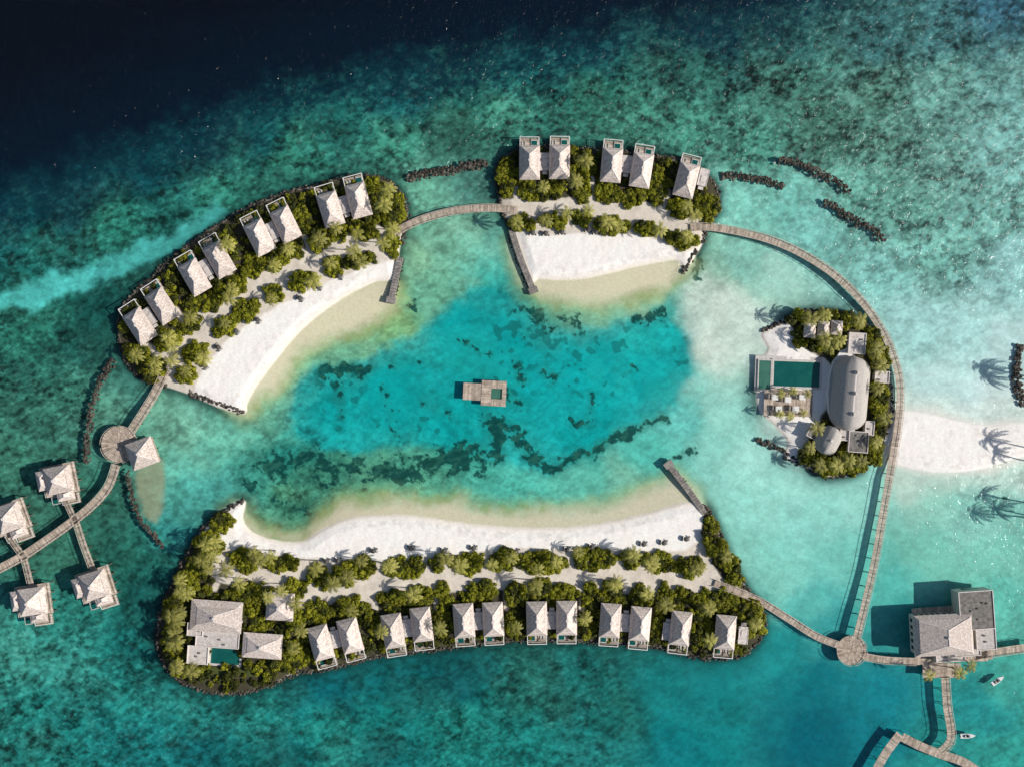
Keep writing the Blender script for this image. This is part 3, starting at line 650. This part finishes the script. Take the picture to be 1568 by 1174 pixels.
flatb('jetty_service_block',1492,932,52,58,4,6.5,1.9,'flatdark'); flatb('jetty_kitchen_block',1506,972,30,40,4,5,1.9,'flat')
flatb('jetty_entry_block',1478,994,40,16,4,4,1.9,'flat')
flatb('jetty_porch',1452,1003,44,14,4,3.2,1.9,'flat')
dockpoly('jetty_restaurant_platform',[(1458,970,118,86,4)],1.88)
def vault(name,w,l,h,z0,mat='thatch',nl=28,nw=18,round_=True):
    d=MB(); vs=[]
    for i in range(nl+1):
        t=-1+2*i/nl; y=t*l/2; e_=(l/2-w/2*.85)
        k=1.0
        if abs(y)>e_: k=math.sqrt(max(0,1-((abs(y)-e_)/(l/2-e_))**2))
        for j in range(nw+1):
            s=-1+2*j/nw; x=s*w/2*k; hz=(1-abs(s)**2.2)*h*(k**.8)
            if abs(s)<.12: hz+=.28*k
            vs.append((x,y,z0+hz))
    fs=[(i*(nw+1)+j,i*(nw+1)+j+1,(i+1)*(nw+1)+j+1,(i+1)*(nw+1)+j) for i in range(nl) for j in range(nw)]
    d.add(vs,fs,M[mat]); return d.mesh(name,True)
x,y=W(1305,602,8); e=empty('beach_club_hall',(x,y,1.1),math.radians(-5)); obj('vaulted_roof',vault('vaulted_roof',16.8,34,5.5,4.2),parent=e)
d=MB()
def stad(w,l,n=12):
    e_=l/2-w/2; return [(w/2*math.cos(a),e_+w/2*math.sin(a)) for a in np.linspace(0,math.pi,n)]+[(w/2*math.cos(a),-e_+w/2*math.sin(a)) for a in np.linspace(math.pi,2*math.pi,n)]
d.poly(stad(15.2,32.0),-.5,4.2,M['wall']); obj('walls',d.mesh('walls'),parent=e)
d=MB()
for yy_ in np.arange(-8,9,3.2):
    for s in(-1,1): d.box(s*7.62-.05,s*7.62+.05,yy_-1.2,yy_+1.2,.5,3.4,M['glass'])
obj('windows',d.mesh('windows'),parent=e)
d=MB()
for t in(-9.2,-.0,9.2):
    d.cyl(0,t,9.5,10.4,1.2,.9,M['ridge'],14); d.cyl(0,t,10.4,11.0,.9,.15,M['thatch'],14)
d.box(-.35,.35,-9,9,9.75,10.0,M['ridge'])
obj('roof_vents',d.mesh('roof_vents'),parent=e)
footprints.append((1303,602,0,34,60))
d=MB(); d.poly([ (p[0]*S,-p[1]*S) for p in [(20,-70),(2,-62),(-8,-46),(-14,-25),(-17,0),(-15,30),(-8,50),(2,66),(24,66),(24,-70)]],-.5,2.6,M['white'])
x,y=W(1284,600,3); obj('curved_white_terrace',d.mesh('curved_white_terrace'),(x,y,1.1),0)
x,y=W(1270,674,6); e=empty('spa_dome_house',(x,y,1.1),math.radians(-28)); obj('dome_roof',vault('dome_roof',11,13.5,4.2,3.2),parent=e); d=MB(); d.poly(stad(9.6,12),-.5,3.2,M['wall']); obj('walls',d.mesh('walls'),parent=e)
d=MB(); d.cyl(0,0,7.3,8.0,.9,.5,M['ridge'],12); obj('roof_vent',d.mesh('roof_vent'),parent=e); footprints.append((1270,674,0,22,24))
flatb('club_kitchen',1311,526,26,32,-4,4.5,1.1,'flat'); flatb('club_store',1313,676,30,32,-4,4,1.1,'flatdark'); flatb('club_office',1292,664,14,20,-4,3.6,1.1,'flat'); flatb('club_terrace_room',1349,577,22,18,-4,3.4,1.1,'flat'); flatb('club_bar',1245,660,16,22,-28,3.2,1.1,'flatdark'); flatb('club_side_room',1330,655,14,22,-4,3.4,1.1,'flat')
for px in((1240,506),(1261,503),(1281,502)): hipb('garden_pavilion',px[0],px[1],18,22,-4,3,2,2.4,1.0)
pool('infinity_pool',1220,573,70,38,-2,1.7,1.0); pool('shallow_pool',1171,574,18,44,-2,1.7,.5,'poolshallow')
dockpoly('pool_terrace',[(1207,617,74,40,-2)],1.75)
d=MB(); d.box(-15.2,15.2,-8.2,8.2,-1.0,0,M['coping']); x,y=W(1207,573,1.2); obj('pool_terrace_slab',d.mesh('pool_terrace_slab'),(x,y,1.15),math.radians(-2))
for (px,py) in ((1186,608),(1206,612),(1228,608),(1192,626),(1218,626)):
    x,y=W(px,py,3); e=empty('daybed_gazebo',(x,y,1.75),math.radians(-2)); d=MB(); d.box(-1.3,1.3,-1.3,1.3,2.3,2.42,M['white']); d.box(-1.1,1.1,-1.1,1.1,.3,.5,M['cushion'])
    for sx in(-1,1):
        for sy in(-1,1): d.box(sx*1.2-.05,sx*1.2+.05,sy*1.2-.05,sy*1.2+.05,0,2.29,M['white'])
    obj('canopy_posts_and_bed',d.mesh('gazebo'),parent=e)
x,y=W(742,602,1); e=empty('floating_platform',(x,y,0),math.radians(-3)); d=MB()
def slats(d,x0,x1,y0,y1,z,horiz=False):
    k=int((x1-x0)/.5) if not horiz else int((y1-y0)/.5)
    for i in range(k):
        if not horiz: u=x0+(x1-x0)*i/k; d.box(u+.02,u+(x1-x0)/k-.02,y0,y1,z-.12,z,M['wood'])
        else: u=y0+(y1-y0)*i/k; d.box(x0,x1,u+.02,u+(y1-y0)/k-.02,z-.12,z,M['wood'])
slats(d,-9.9,-1.7,-3.4,4.4,.8); slats(d,-1.5,3.0,-5.6,6.0,.95,True); slats(d,3.0,8.0,2.4,6.0,.95); slats(d,3.0,8.0,-5.6,-2.4,.95); slats(d,8.0,9.9,-5.6,6.0,.95,True)
obj('decking',d.mesh('decking'),parent=e)
d=MB(); d.box(3.05,7.95,-2.35,2.35,-.4,.45,M['poolshallow']); obj('plunge_pool',d.mesh('plunge_pool'),parent=e)
d=MB(); d.box(-9.6,-1.9,-3.1,4.1,-.4,.67,M['wooddark']); d.box(-1.4,2.9,-5.4,5.8,-.4,.82,M['wooddark']); d.box(3,9.7,2.6,5.8,-.4,.82,M['wooddark']); d.box(3,9.7,-5.4,-2.6,-.4,.82,M['wooddark']); obj('pontoons',d.mesh('pontoons'),parent=e)

# ---------------------------------------------------------------- vegetation
def shrub_mesh(seed,leaf,dens=900,R=2.7):
    rnd=random.Random(seed); d=MB(); lobes=[]
    for i in range(rnd.randint(6,9)):
        a=rnd.random()*6.283; r=R*.62*math.sqrt(rnd.random()); lobes.append((r*math.cos(a),r*math.sin(a),rnd.uniform(.6,1.7),rnd.uniform(.7,1.3)))
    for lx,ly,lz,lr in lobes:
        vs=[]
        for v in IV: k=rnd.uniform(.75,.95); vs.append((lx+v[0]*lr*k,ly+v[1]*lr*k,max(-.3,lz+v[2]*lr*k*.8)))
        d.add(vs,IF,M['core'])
    for i in range(dens):
        lx,ly,lz,lr=rnd.choice(lobes); a=rnd.random()*6.283; u=rnd.uniform(-.25,1); c=math.sqrt(max(0,1-u*u)); rr=lr*rnd.uniform(.85,1.18)
        p=Vector((lx+c*math.cos(a)*rr,ly+c*math.sin(a)*rr,lz+u*rr*.85))
        n=Vector((c*math.cos(a)+rnd.gauss(0,.5),c*math.sin(a)+rnd.gauss(0,.5),u+.3+rnd.gauss(0,.4))).normalized()
        t=n.cross(Vector((rnd.random()-.5,rnd.random()-.5,rnd.random()-.5))).normalized(); b=n.cross(t); s=rnd.uniform(.16,.34)
        d.add([p-t*s*1.3,p-b*s*.6,p+t*s*1.3,p+b*s*.6],[(0,1,2,3)],leaf)
    return d.mesh('shrub_foliage')
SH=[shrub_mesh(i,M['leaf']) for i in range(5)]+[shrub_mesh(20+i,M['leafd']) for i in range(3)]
def palm_mesh(seed):
    rnd=random.Random(seed); tr=MB(); fr_=MB(); hgt=rnd.uniform(7.5,10.0); bend=rnd.uniform(.6,1.8); n=9; ring=7; vs=[]
    for i in range(n+1):
        t=i/n; cx=-bend+bend*t**1.6*1.0; r=.28*(1-t*.5)+(.18*(1-t)**6)
        for j in range(ring): a=6.283*j/ring; vs.append((cx+r*math.cos(a),r*math.sin(a),hgt*t))
    fs=[(i*ring+j,i*ring+(j+1)%ring,(i+1)*ring+(j+1)%ring,(i+1)*ring+j) for i in range(n) for j in range(ring)]
    tr.add(vs,fs,M['bark'])
    nf=rnd.randint(11,14)
    for k in range(nf):
        a=6.283*k/nf+rnd.uniform(-.22,.22); el=rnd.uniform(.0,.6); Ln=rnd.uniform(3.9,4.9); dirv=Vector((math.cos(a),math.sin(a),0)); side=Vector((-math.sin(a),math.cos(a),0))
        pts=[]; p=Vector((0,0,hgt)); ang=el; m_=9
        for i in range(m_+1):
            pts.append(p.copy()); p=p+(dirv*math.cos(ang)+Vector((0,0,1))*math.sin(ang))*Ln/m_; ang-=(.13+.06*el)
        for i in range(m_):
            t=(i+.5)/m_; wdt=.68*math.sin(math.pi*min(1,t*.85+.12))**.7
            for s in(-1,1):
                for q_ in(0,.5):
                    b0=pts[i].lerp(pts[i+1],q_); b1=pts[i].lerp(pts[i+1],q_+.36); dr=(side*s*wdt*rnd.uniform(.8,1.1)+(pts[i+1]-pts[i]).normalized()*wdt*.55+Vector((0,0,-wdt*rnd.uniform(.05,.35))))
                    fr_.add([b0,b1,b1+dr*.9,b0+dr],[(0,1,2,3)],M['palm'])
    cor=MB(); 
    for i in range(5):
        a=i*1.25; vs=[(v[0]*.16+.3*math.cos(a),v[1]*.16+.3*math.sin(a),v[2]*.2+hgt-.3) for v in IV]; cor.add(vs,IF,M['bark'])
    return {'trunk':tr.mesh('palm_trunk',True),'fronds':fr_.mesh('palm_fronds'),'coconuts':cor.mesh('coconuts')},hgt
PM=[palm_mesh(i) for i in range(6)]
def palm(px,py,s=None,base=1.0,zs=1.0):
    parts,hg=random.choice(PM); s=s or random.uniform(.85,1.15); x,y=W(px,py,hg*s*zs+base)
    place(parts,'palm_tree',(x,y,base),random.random()*6.283,(s,s,s*zs))
grp=empty('island_shrubbery')
def shrub(px,py,s,dark=False,h=1.5):
    x,y=W(px,py,1.0+h); me=SH[random.randrange(5)] if not dark else SH[5+random.randrange(3)]
    obj('shrub',me,(x,y,.9),random.random()*6.28,(s*random.uniform(.85,1.2),s*random.uniform(.85,1.2),s*random.uniform(.8,1.3)),grp)
def infoot(px,py,pad=2):
    for cx,cy,dg,a,b in footprints:
        t=math.radians(dg); dx,dy=px-cx,-(py-cy); u=dx*math.cos(t)+dy*math.sin(t); v=-dx*math.sin(t)+dy*math.cos(t)
        if abs(u)<a+pad and abs(v)<b+pad: return True
    return False
def fat(F,px,py): return float(bil(F,np.array([px]),np.array([py]))[0])
def ell(cx,cy,rx,ry,deg=0,dark=.12,palms=0.0):
    n=int(math.pi*rx*ry/34)+2
    for i in range(n):
        a=random.random()*6.283; r=math.sqrt(random.random())*.90; u,v=rx*r*math.cos(a),ry*r*math.sin(a); t=math.radians(deg)
        px,py=cx+u*math.cos(t)+v*math.sin(t),cy-u*math.sin(t)+v*math.cos(t)
        if infoot(px,py,1): continue
        shrub(px,py,random.uniform(.5,1.1),random.random()<dark)
    k=int(palms)+(1 if random.random()<palms-int(palms) else 0)
    for i in range(k): palm(cx+random.uniform(-.8,.8)*rx,cy+random.uniform(-.8,.8)*ry)
VEG=[ # A inner
(285,573,17,11,0),(298,540,20,15,30),(340,503,20,13,30),(376,474,22,15,30),(418,450,17,12,20),(463,430,22,15,20),(508,408,16,13,10),(548,400,24,11,15),(600,378,11,14,0),(600,325,18,32,0),
(212,545,20,16,0),(235,560,20,12,0),(258,520,22,13,35),(290,496,20,12,35),(293,464,14,14,0),(330,456,28,14,38),(358,436,22,13,30),(386,408,15,18,0),(415,402,13,14,0),(440,388,26,13,15),(490,366,14,18,0),(520,358,14,14,0),(560,352,22,13,10),(575,290,26,13,-25),(350,378,14,12,0),(460,330,14,16,0),
# B
(800,341,20,11,0),(850,338,24,10,0),(888,334,14,9,0),(935,344,30,13,-8),(990,352,20,10,-10),(1045,366,26,13,-10),(776,270,11,32,0),(820,294,28,12,0),(852,290,12,12,0),(892,288,13,24,0),(927,298,14,15,0),(966,303,22,13,0),(1009,285,12,26,0),(1040,320,20,13,-15),(1080,318,20,22,0),(898,252,12,18,0),
# C
(378,856,28,17,-5),(430,862,27,12,-5),(490,882,18,18,0),(520,884,16,14,0),(552,868,26,15,0),(620,868,38,15,0),(675,862,18,12,0),(715,860,30,15,0),(770,856,22,17,0),(830,861,42,17,0),(908,857,30,18,0),(965,858,18,14,0),(1010,859,22,14,-20),(1056,866,22,14,0),(1095,830,13,40,20),(1120,870,14,28,25),
(490,936,22,14,0),(540,930,28,14,0),(600,916,22,14,0),(640,912,20,15,0),(678,912,12,22,0),(740,906,28,18,0),(790,912,14,22,0),(826,900,22,15,0),(866,910,22,14,0),(902,914,9,22,0),(934,906,14,18,0),(982,914,20,17,0),(1016,915,10,20,0),(1045,914,20,15,0),(1078,922,11,22,0),(1108,920,22,16,0),(1148,938,20,20,0),
(338,800,18,16,40),(320,835,18,24,-20),(305,865,16,18,0),(283,898,17,20,0),(264,938,13,26,0),(258,985,11,26,0),(272,1022,14,10,-30),(372,906,20,15,0),(402,908,20,14,0),(452,902,18,16,0),(455,950,14,22,0),(448,995,16,16,0),(436,1012,20,12,20),(575,955,10,18,0),(675,955,10,20,0),(785,955,10,22,0),(900,955,10,22,0),(1010,960,8,22,0),(1080,965,11,22,0),
(1160,950,10,20,0),
# D
(1228,488,18,9,10),(1262,486,20,8,0),(1305,492,20,9,-20),(1336,520,13,20,0),(1350,545,10,22,0),(1343,615,14,40,0),(1240,695,14,16,0),(1268,714,28,12,0),(1306,712,26,13,0),(1338,694,14,22,-10),(1266,530,14,10,0),(1225,515,8,14,0)]
for v in VEG:
    cx,cy=v[0],v[1]; pr=0.55
    if 840<cy<885 : pr=1.7
    elif cy<600 and cx<620: pr=.8
    elif cx<330 and cy>790: pr=1.4
    elif cx>1200: pr=.7
    ell(*v,palms=pr)
def scatter(poly,sp_,dark=.55,pad=-3):
    xs=[p[0] for p in poly]; ys=[p[1] for p in poly]; F=sdf(poly)
    y=min(ys)
    while y<max(ys):
        x=min(xs)
        while x<max(xs):
            px,py=x+random.uniform(-.5,.5)*sp_,y+random.uniform(-.5,.5)*sp_
            if fat(F,px,py)>5 and fat(F_path,px,py)>10 and not infoot(px,py,pad): shrub(px,py,random.uniform(.5,1.0),random.random()<dark)
            x+=sp_
        y+=sp_
for p in (A_dark,B_dark,C_dark,C_dark2): scatter(p,10)
scatter(D_garden,11,.45)
for p in [(275,906),(262,944),(268,985),(292,1028),(365,893),(345,872),(325,852),(430,905),(452,925),(238,553),(262,528),(262,552),(600,352),(586,372),(540,384),(900,322),(868,326),(1052,362),(930,340),(948,346),(1010,352),
  (1272,528),(1262,518),(1284,520),(1252,655),(1342,540),(1350,560),(1356,640),(1300,706),(1282,712),(1318,706),(1424,1034),(1488,1020),(1470,1030)]:
    palm(*p,base=1.9 if p[0]>1400 else 1.0)
for p in [(1196,602),(1214,599),(1236,603),(1194,634),(1210,637),(1230,632)]: palm(*p,s=.62,base=1.75)
for p in [(1652,575),(1660,590),(1650,690),(1655,712),(1650,780),(1656,800),(1648,812)]: palm(*p,s=1.4,zs=1.4)
for p in [(1630+random.random()*60,600+random.random()*250) for i in range(50)]: shrub(p[0],p[1],1.3)

# ---------------------------------------------------------------- beach furniture, boats
d=MB()
d.box(-.33,.33,-1,.45,.3,.4,M['lounger']); d.obox((0,.75,.6),(.33,0,0),(0,.33,.22),(0,-.04,.05),M['lounger']); d.box(-.28,.28,-.95,.42,.401,.46,M['cushion'])
for x in(-.28,.28):
    for y in(-.9,.4): d.box(x-.03,x+.03,y-.03,y+.03,0,.3,M['lounger'])
LO=d.mesh('sun_lounger')
d=MB(); d.cyl(0,0,0,2.3,.05,.05,M['wooddark'],6); UP=d.mesh('umbrella_pole')
d=MB(); n=14; vs=[(0,0,2.9)]+[((1.7 if i%2 else 1.55)*math.cos(6.283*i/n),(1.7 if i%2 else 1.55)*math.sin(6.283*i/n),2.15) for i in range(n)]
d.add(vs,[(0,i+1,(i+1)%n+1) for i in range(n)],M['lounger']); UC=d.mesh('umbrella_canopy')
def seatset(px,py,ang):
    x,y=W(px,py,1.5); a=math.radians(ang)
    place({'pole':UP,'canopy':UC},'beach_umbrella',(x,y,1.1),a,.75)
    for s in(-1,1):
        obj('sun_lounger',LO,(x+s*1.5*math.cos(a)-.3*math.sin(a),y+s*1.5*math.sin(a),1.1),a,1.15)
for p in [(488,440,155),(460,457,150),(395,490,140),(362,507,140),(335,532,130),(520,424,160),(315,560,120),(500,858,0),(518,857,0),(572,842,0),(630,838,0),(680,842,0),(725,838,0),(790,843,0),(868,840,0),(985,832,0),(1016,830,0),(1050,824,0),(906,836,0),(815,357,180),(835,358,180),(900,352,180),(860,356,180),(912,356,180)]:
    seatset(*p)
def boat(px,py,deg,Ln=6.5):
    x,y=W(px,py,.6); e=empty('speedboat',(x,y,-.15),math.radians(deg)); d=MB(); n=12; vs=[]
    for i in range(n+1):
        t=i/n; yy_=-Ln/2+Ln*t; w=1.05*(1-max(0,(t-.45)/.55)**2.2)+.02
        vs+= [(-w,yy_,.85+.25*t),(-w*.8,yy_,.1),(0,yy_,-.3+.5*t*t),(w*.8,yy_,.1),(w,yy_,.85+.25*t)]
    fs=[(i*5+j,i*5+j+1,(i+1)*5+j+1,(i+1)*5+j) for i in range(n) for j in range(4)]+[(i*5+4,i*5,(i+1)*5,(i+1)*5+4) for i in range(n)]+[(0,1,2,3,4)]
    d.add(vs,fs,M['hull']); obj('hull',d.mesh('hull'),parent=e)
    d=MB(); d.box(-.6,.6,-1.9,.6,1.12,1.16,M['wooddark']); d.box(-.55,.55,.0,.35,1.165,1.7,M['white']); d.box(-.55,.55,-1.6,-1.1,1.165,1.5,M['cushion']); d.obox((0,.6,1.75),(.6,0,0),(0,.03,.02),(0,-.15,.3),M['glass']); d.box(-.25,.25,-Ln/2-.4,-Ln/2-.05,.3,1.3,M['lounger']); obj('console_seats_motor',d.mesh('console'),parent=e)
boat(1528,1041,-55,6.4); boat(1482,1126,-88,6.8)
# ---------------------------------------------------------------- light, sky, camera
w=bpy.data.worlds.new('World'); sc.world=w; w.use_nodes=True; nt=w.node_tree
sk=nt.nodes.new('ShaderNodeTexSky'); sk.sky_type='NISHITA'; sk.sun_disc=False; sk.sun_elevation=math.radians(SUN_EL); sk.sun_rotation=math.radians(90-SUN_AZ)
bg=nt.nodes['Background']; nt.links.new(sk.outputs['Color'],bg.inputs['Color']); bg.inputs['Strength'].default_value=0.08
sl=bpy.data.lights.new('sun','SUN'); sl.energy=5.0; sl.angle=math.radians(.5); sl.color=(1,.955,.885)
so=bpy.data.objects.new('sun',sl); COL.objects.link(so)
dv=Vector((math.cos(math.radians(SUN_EL))*math.cos(math.radians(SUN_AZ)),math.cos(math.radians(SUN_EL))*math.sin(math.radians(SUN_AZ)),math.sin(math.radians(SUN_EL))))
so.rotation_euler=dv.to_track_quat('Z','Y').to_euler(); so.location=dv*300
cam=bpy.data.cameras.new('camera'); co_=bpy.data.objects.new('camera',cam); COL.objects.link(co_); co_.location=(0,0,H); co_.rotation_euler=(0,0,0)
cam.sensor_width=36; cam.lens=36*H/(1568*S); cam.clip_end=60000; cam.clip_start=1; sc.camera=co_
sc.view_settings.view_transform='Standard'; sc.view_settings.look='None'; sc.view_settings.exposure=0
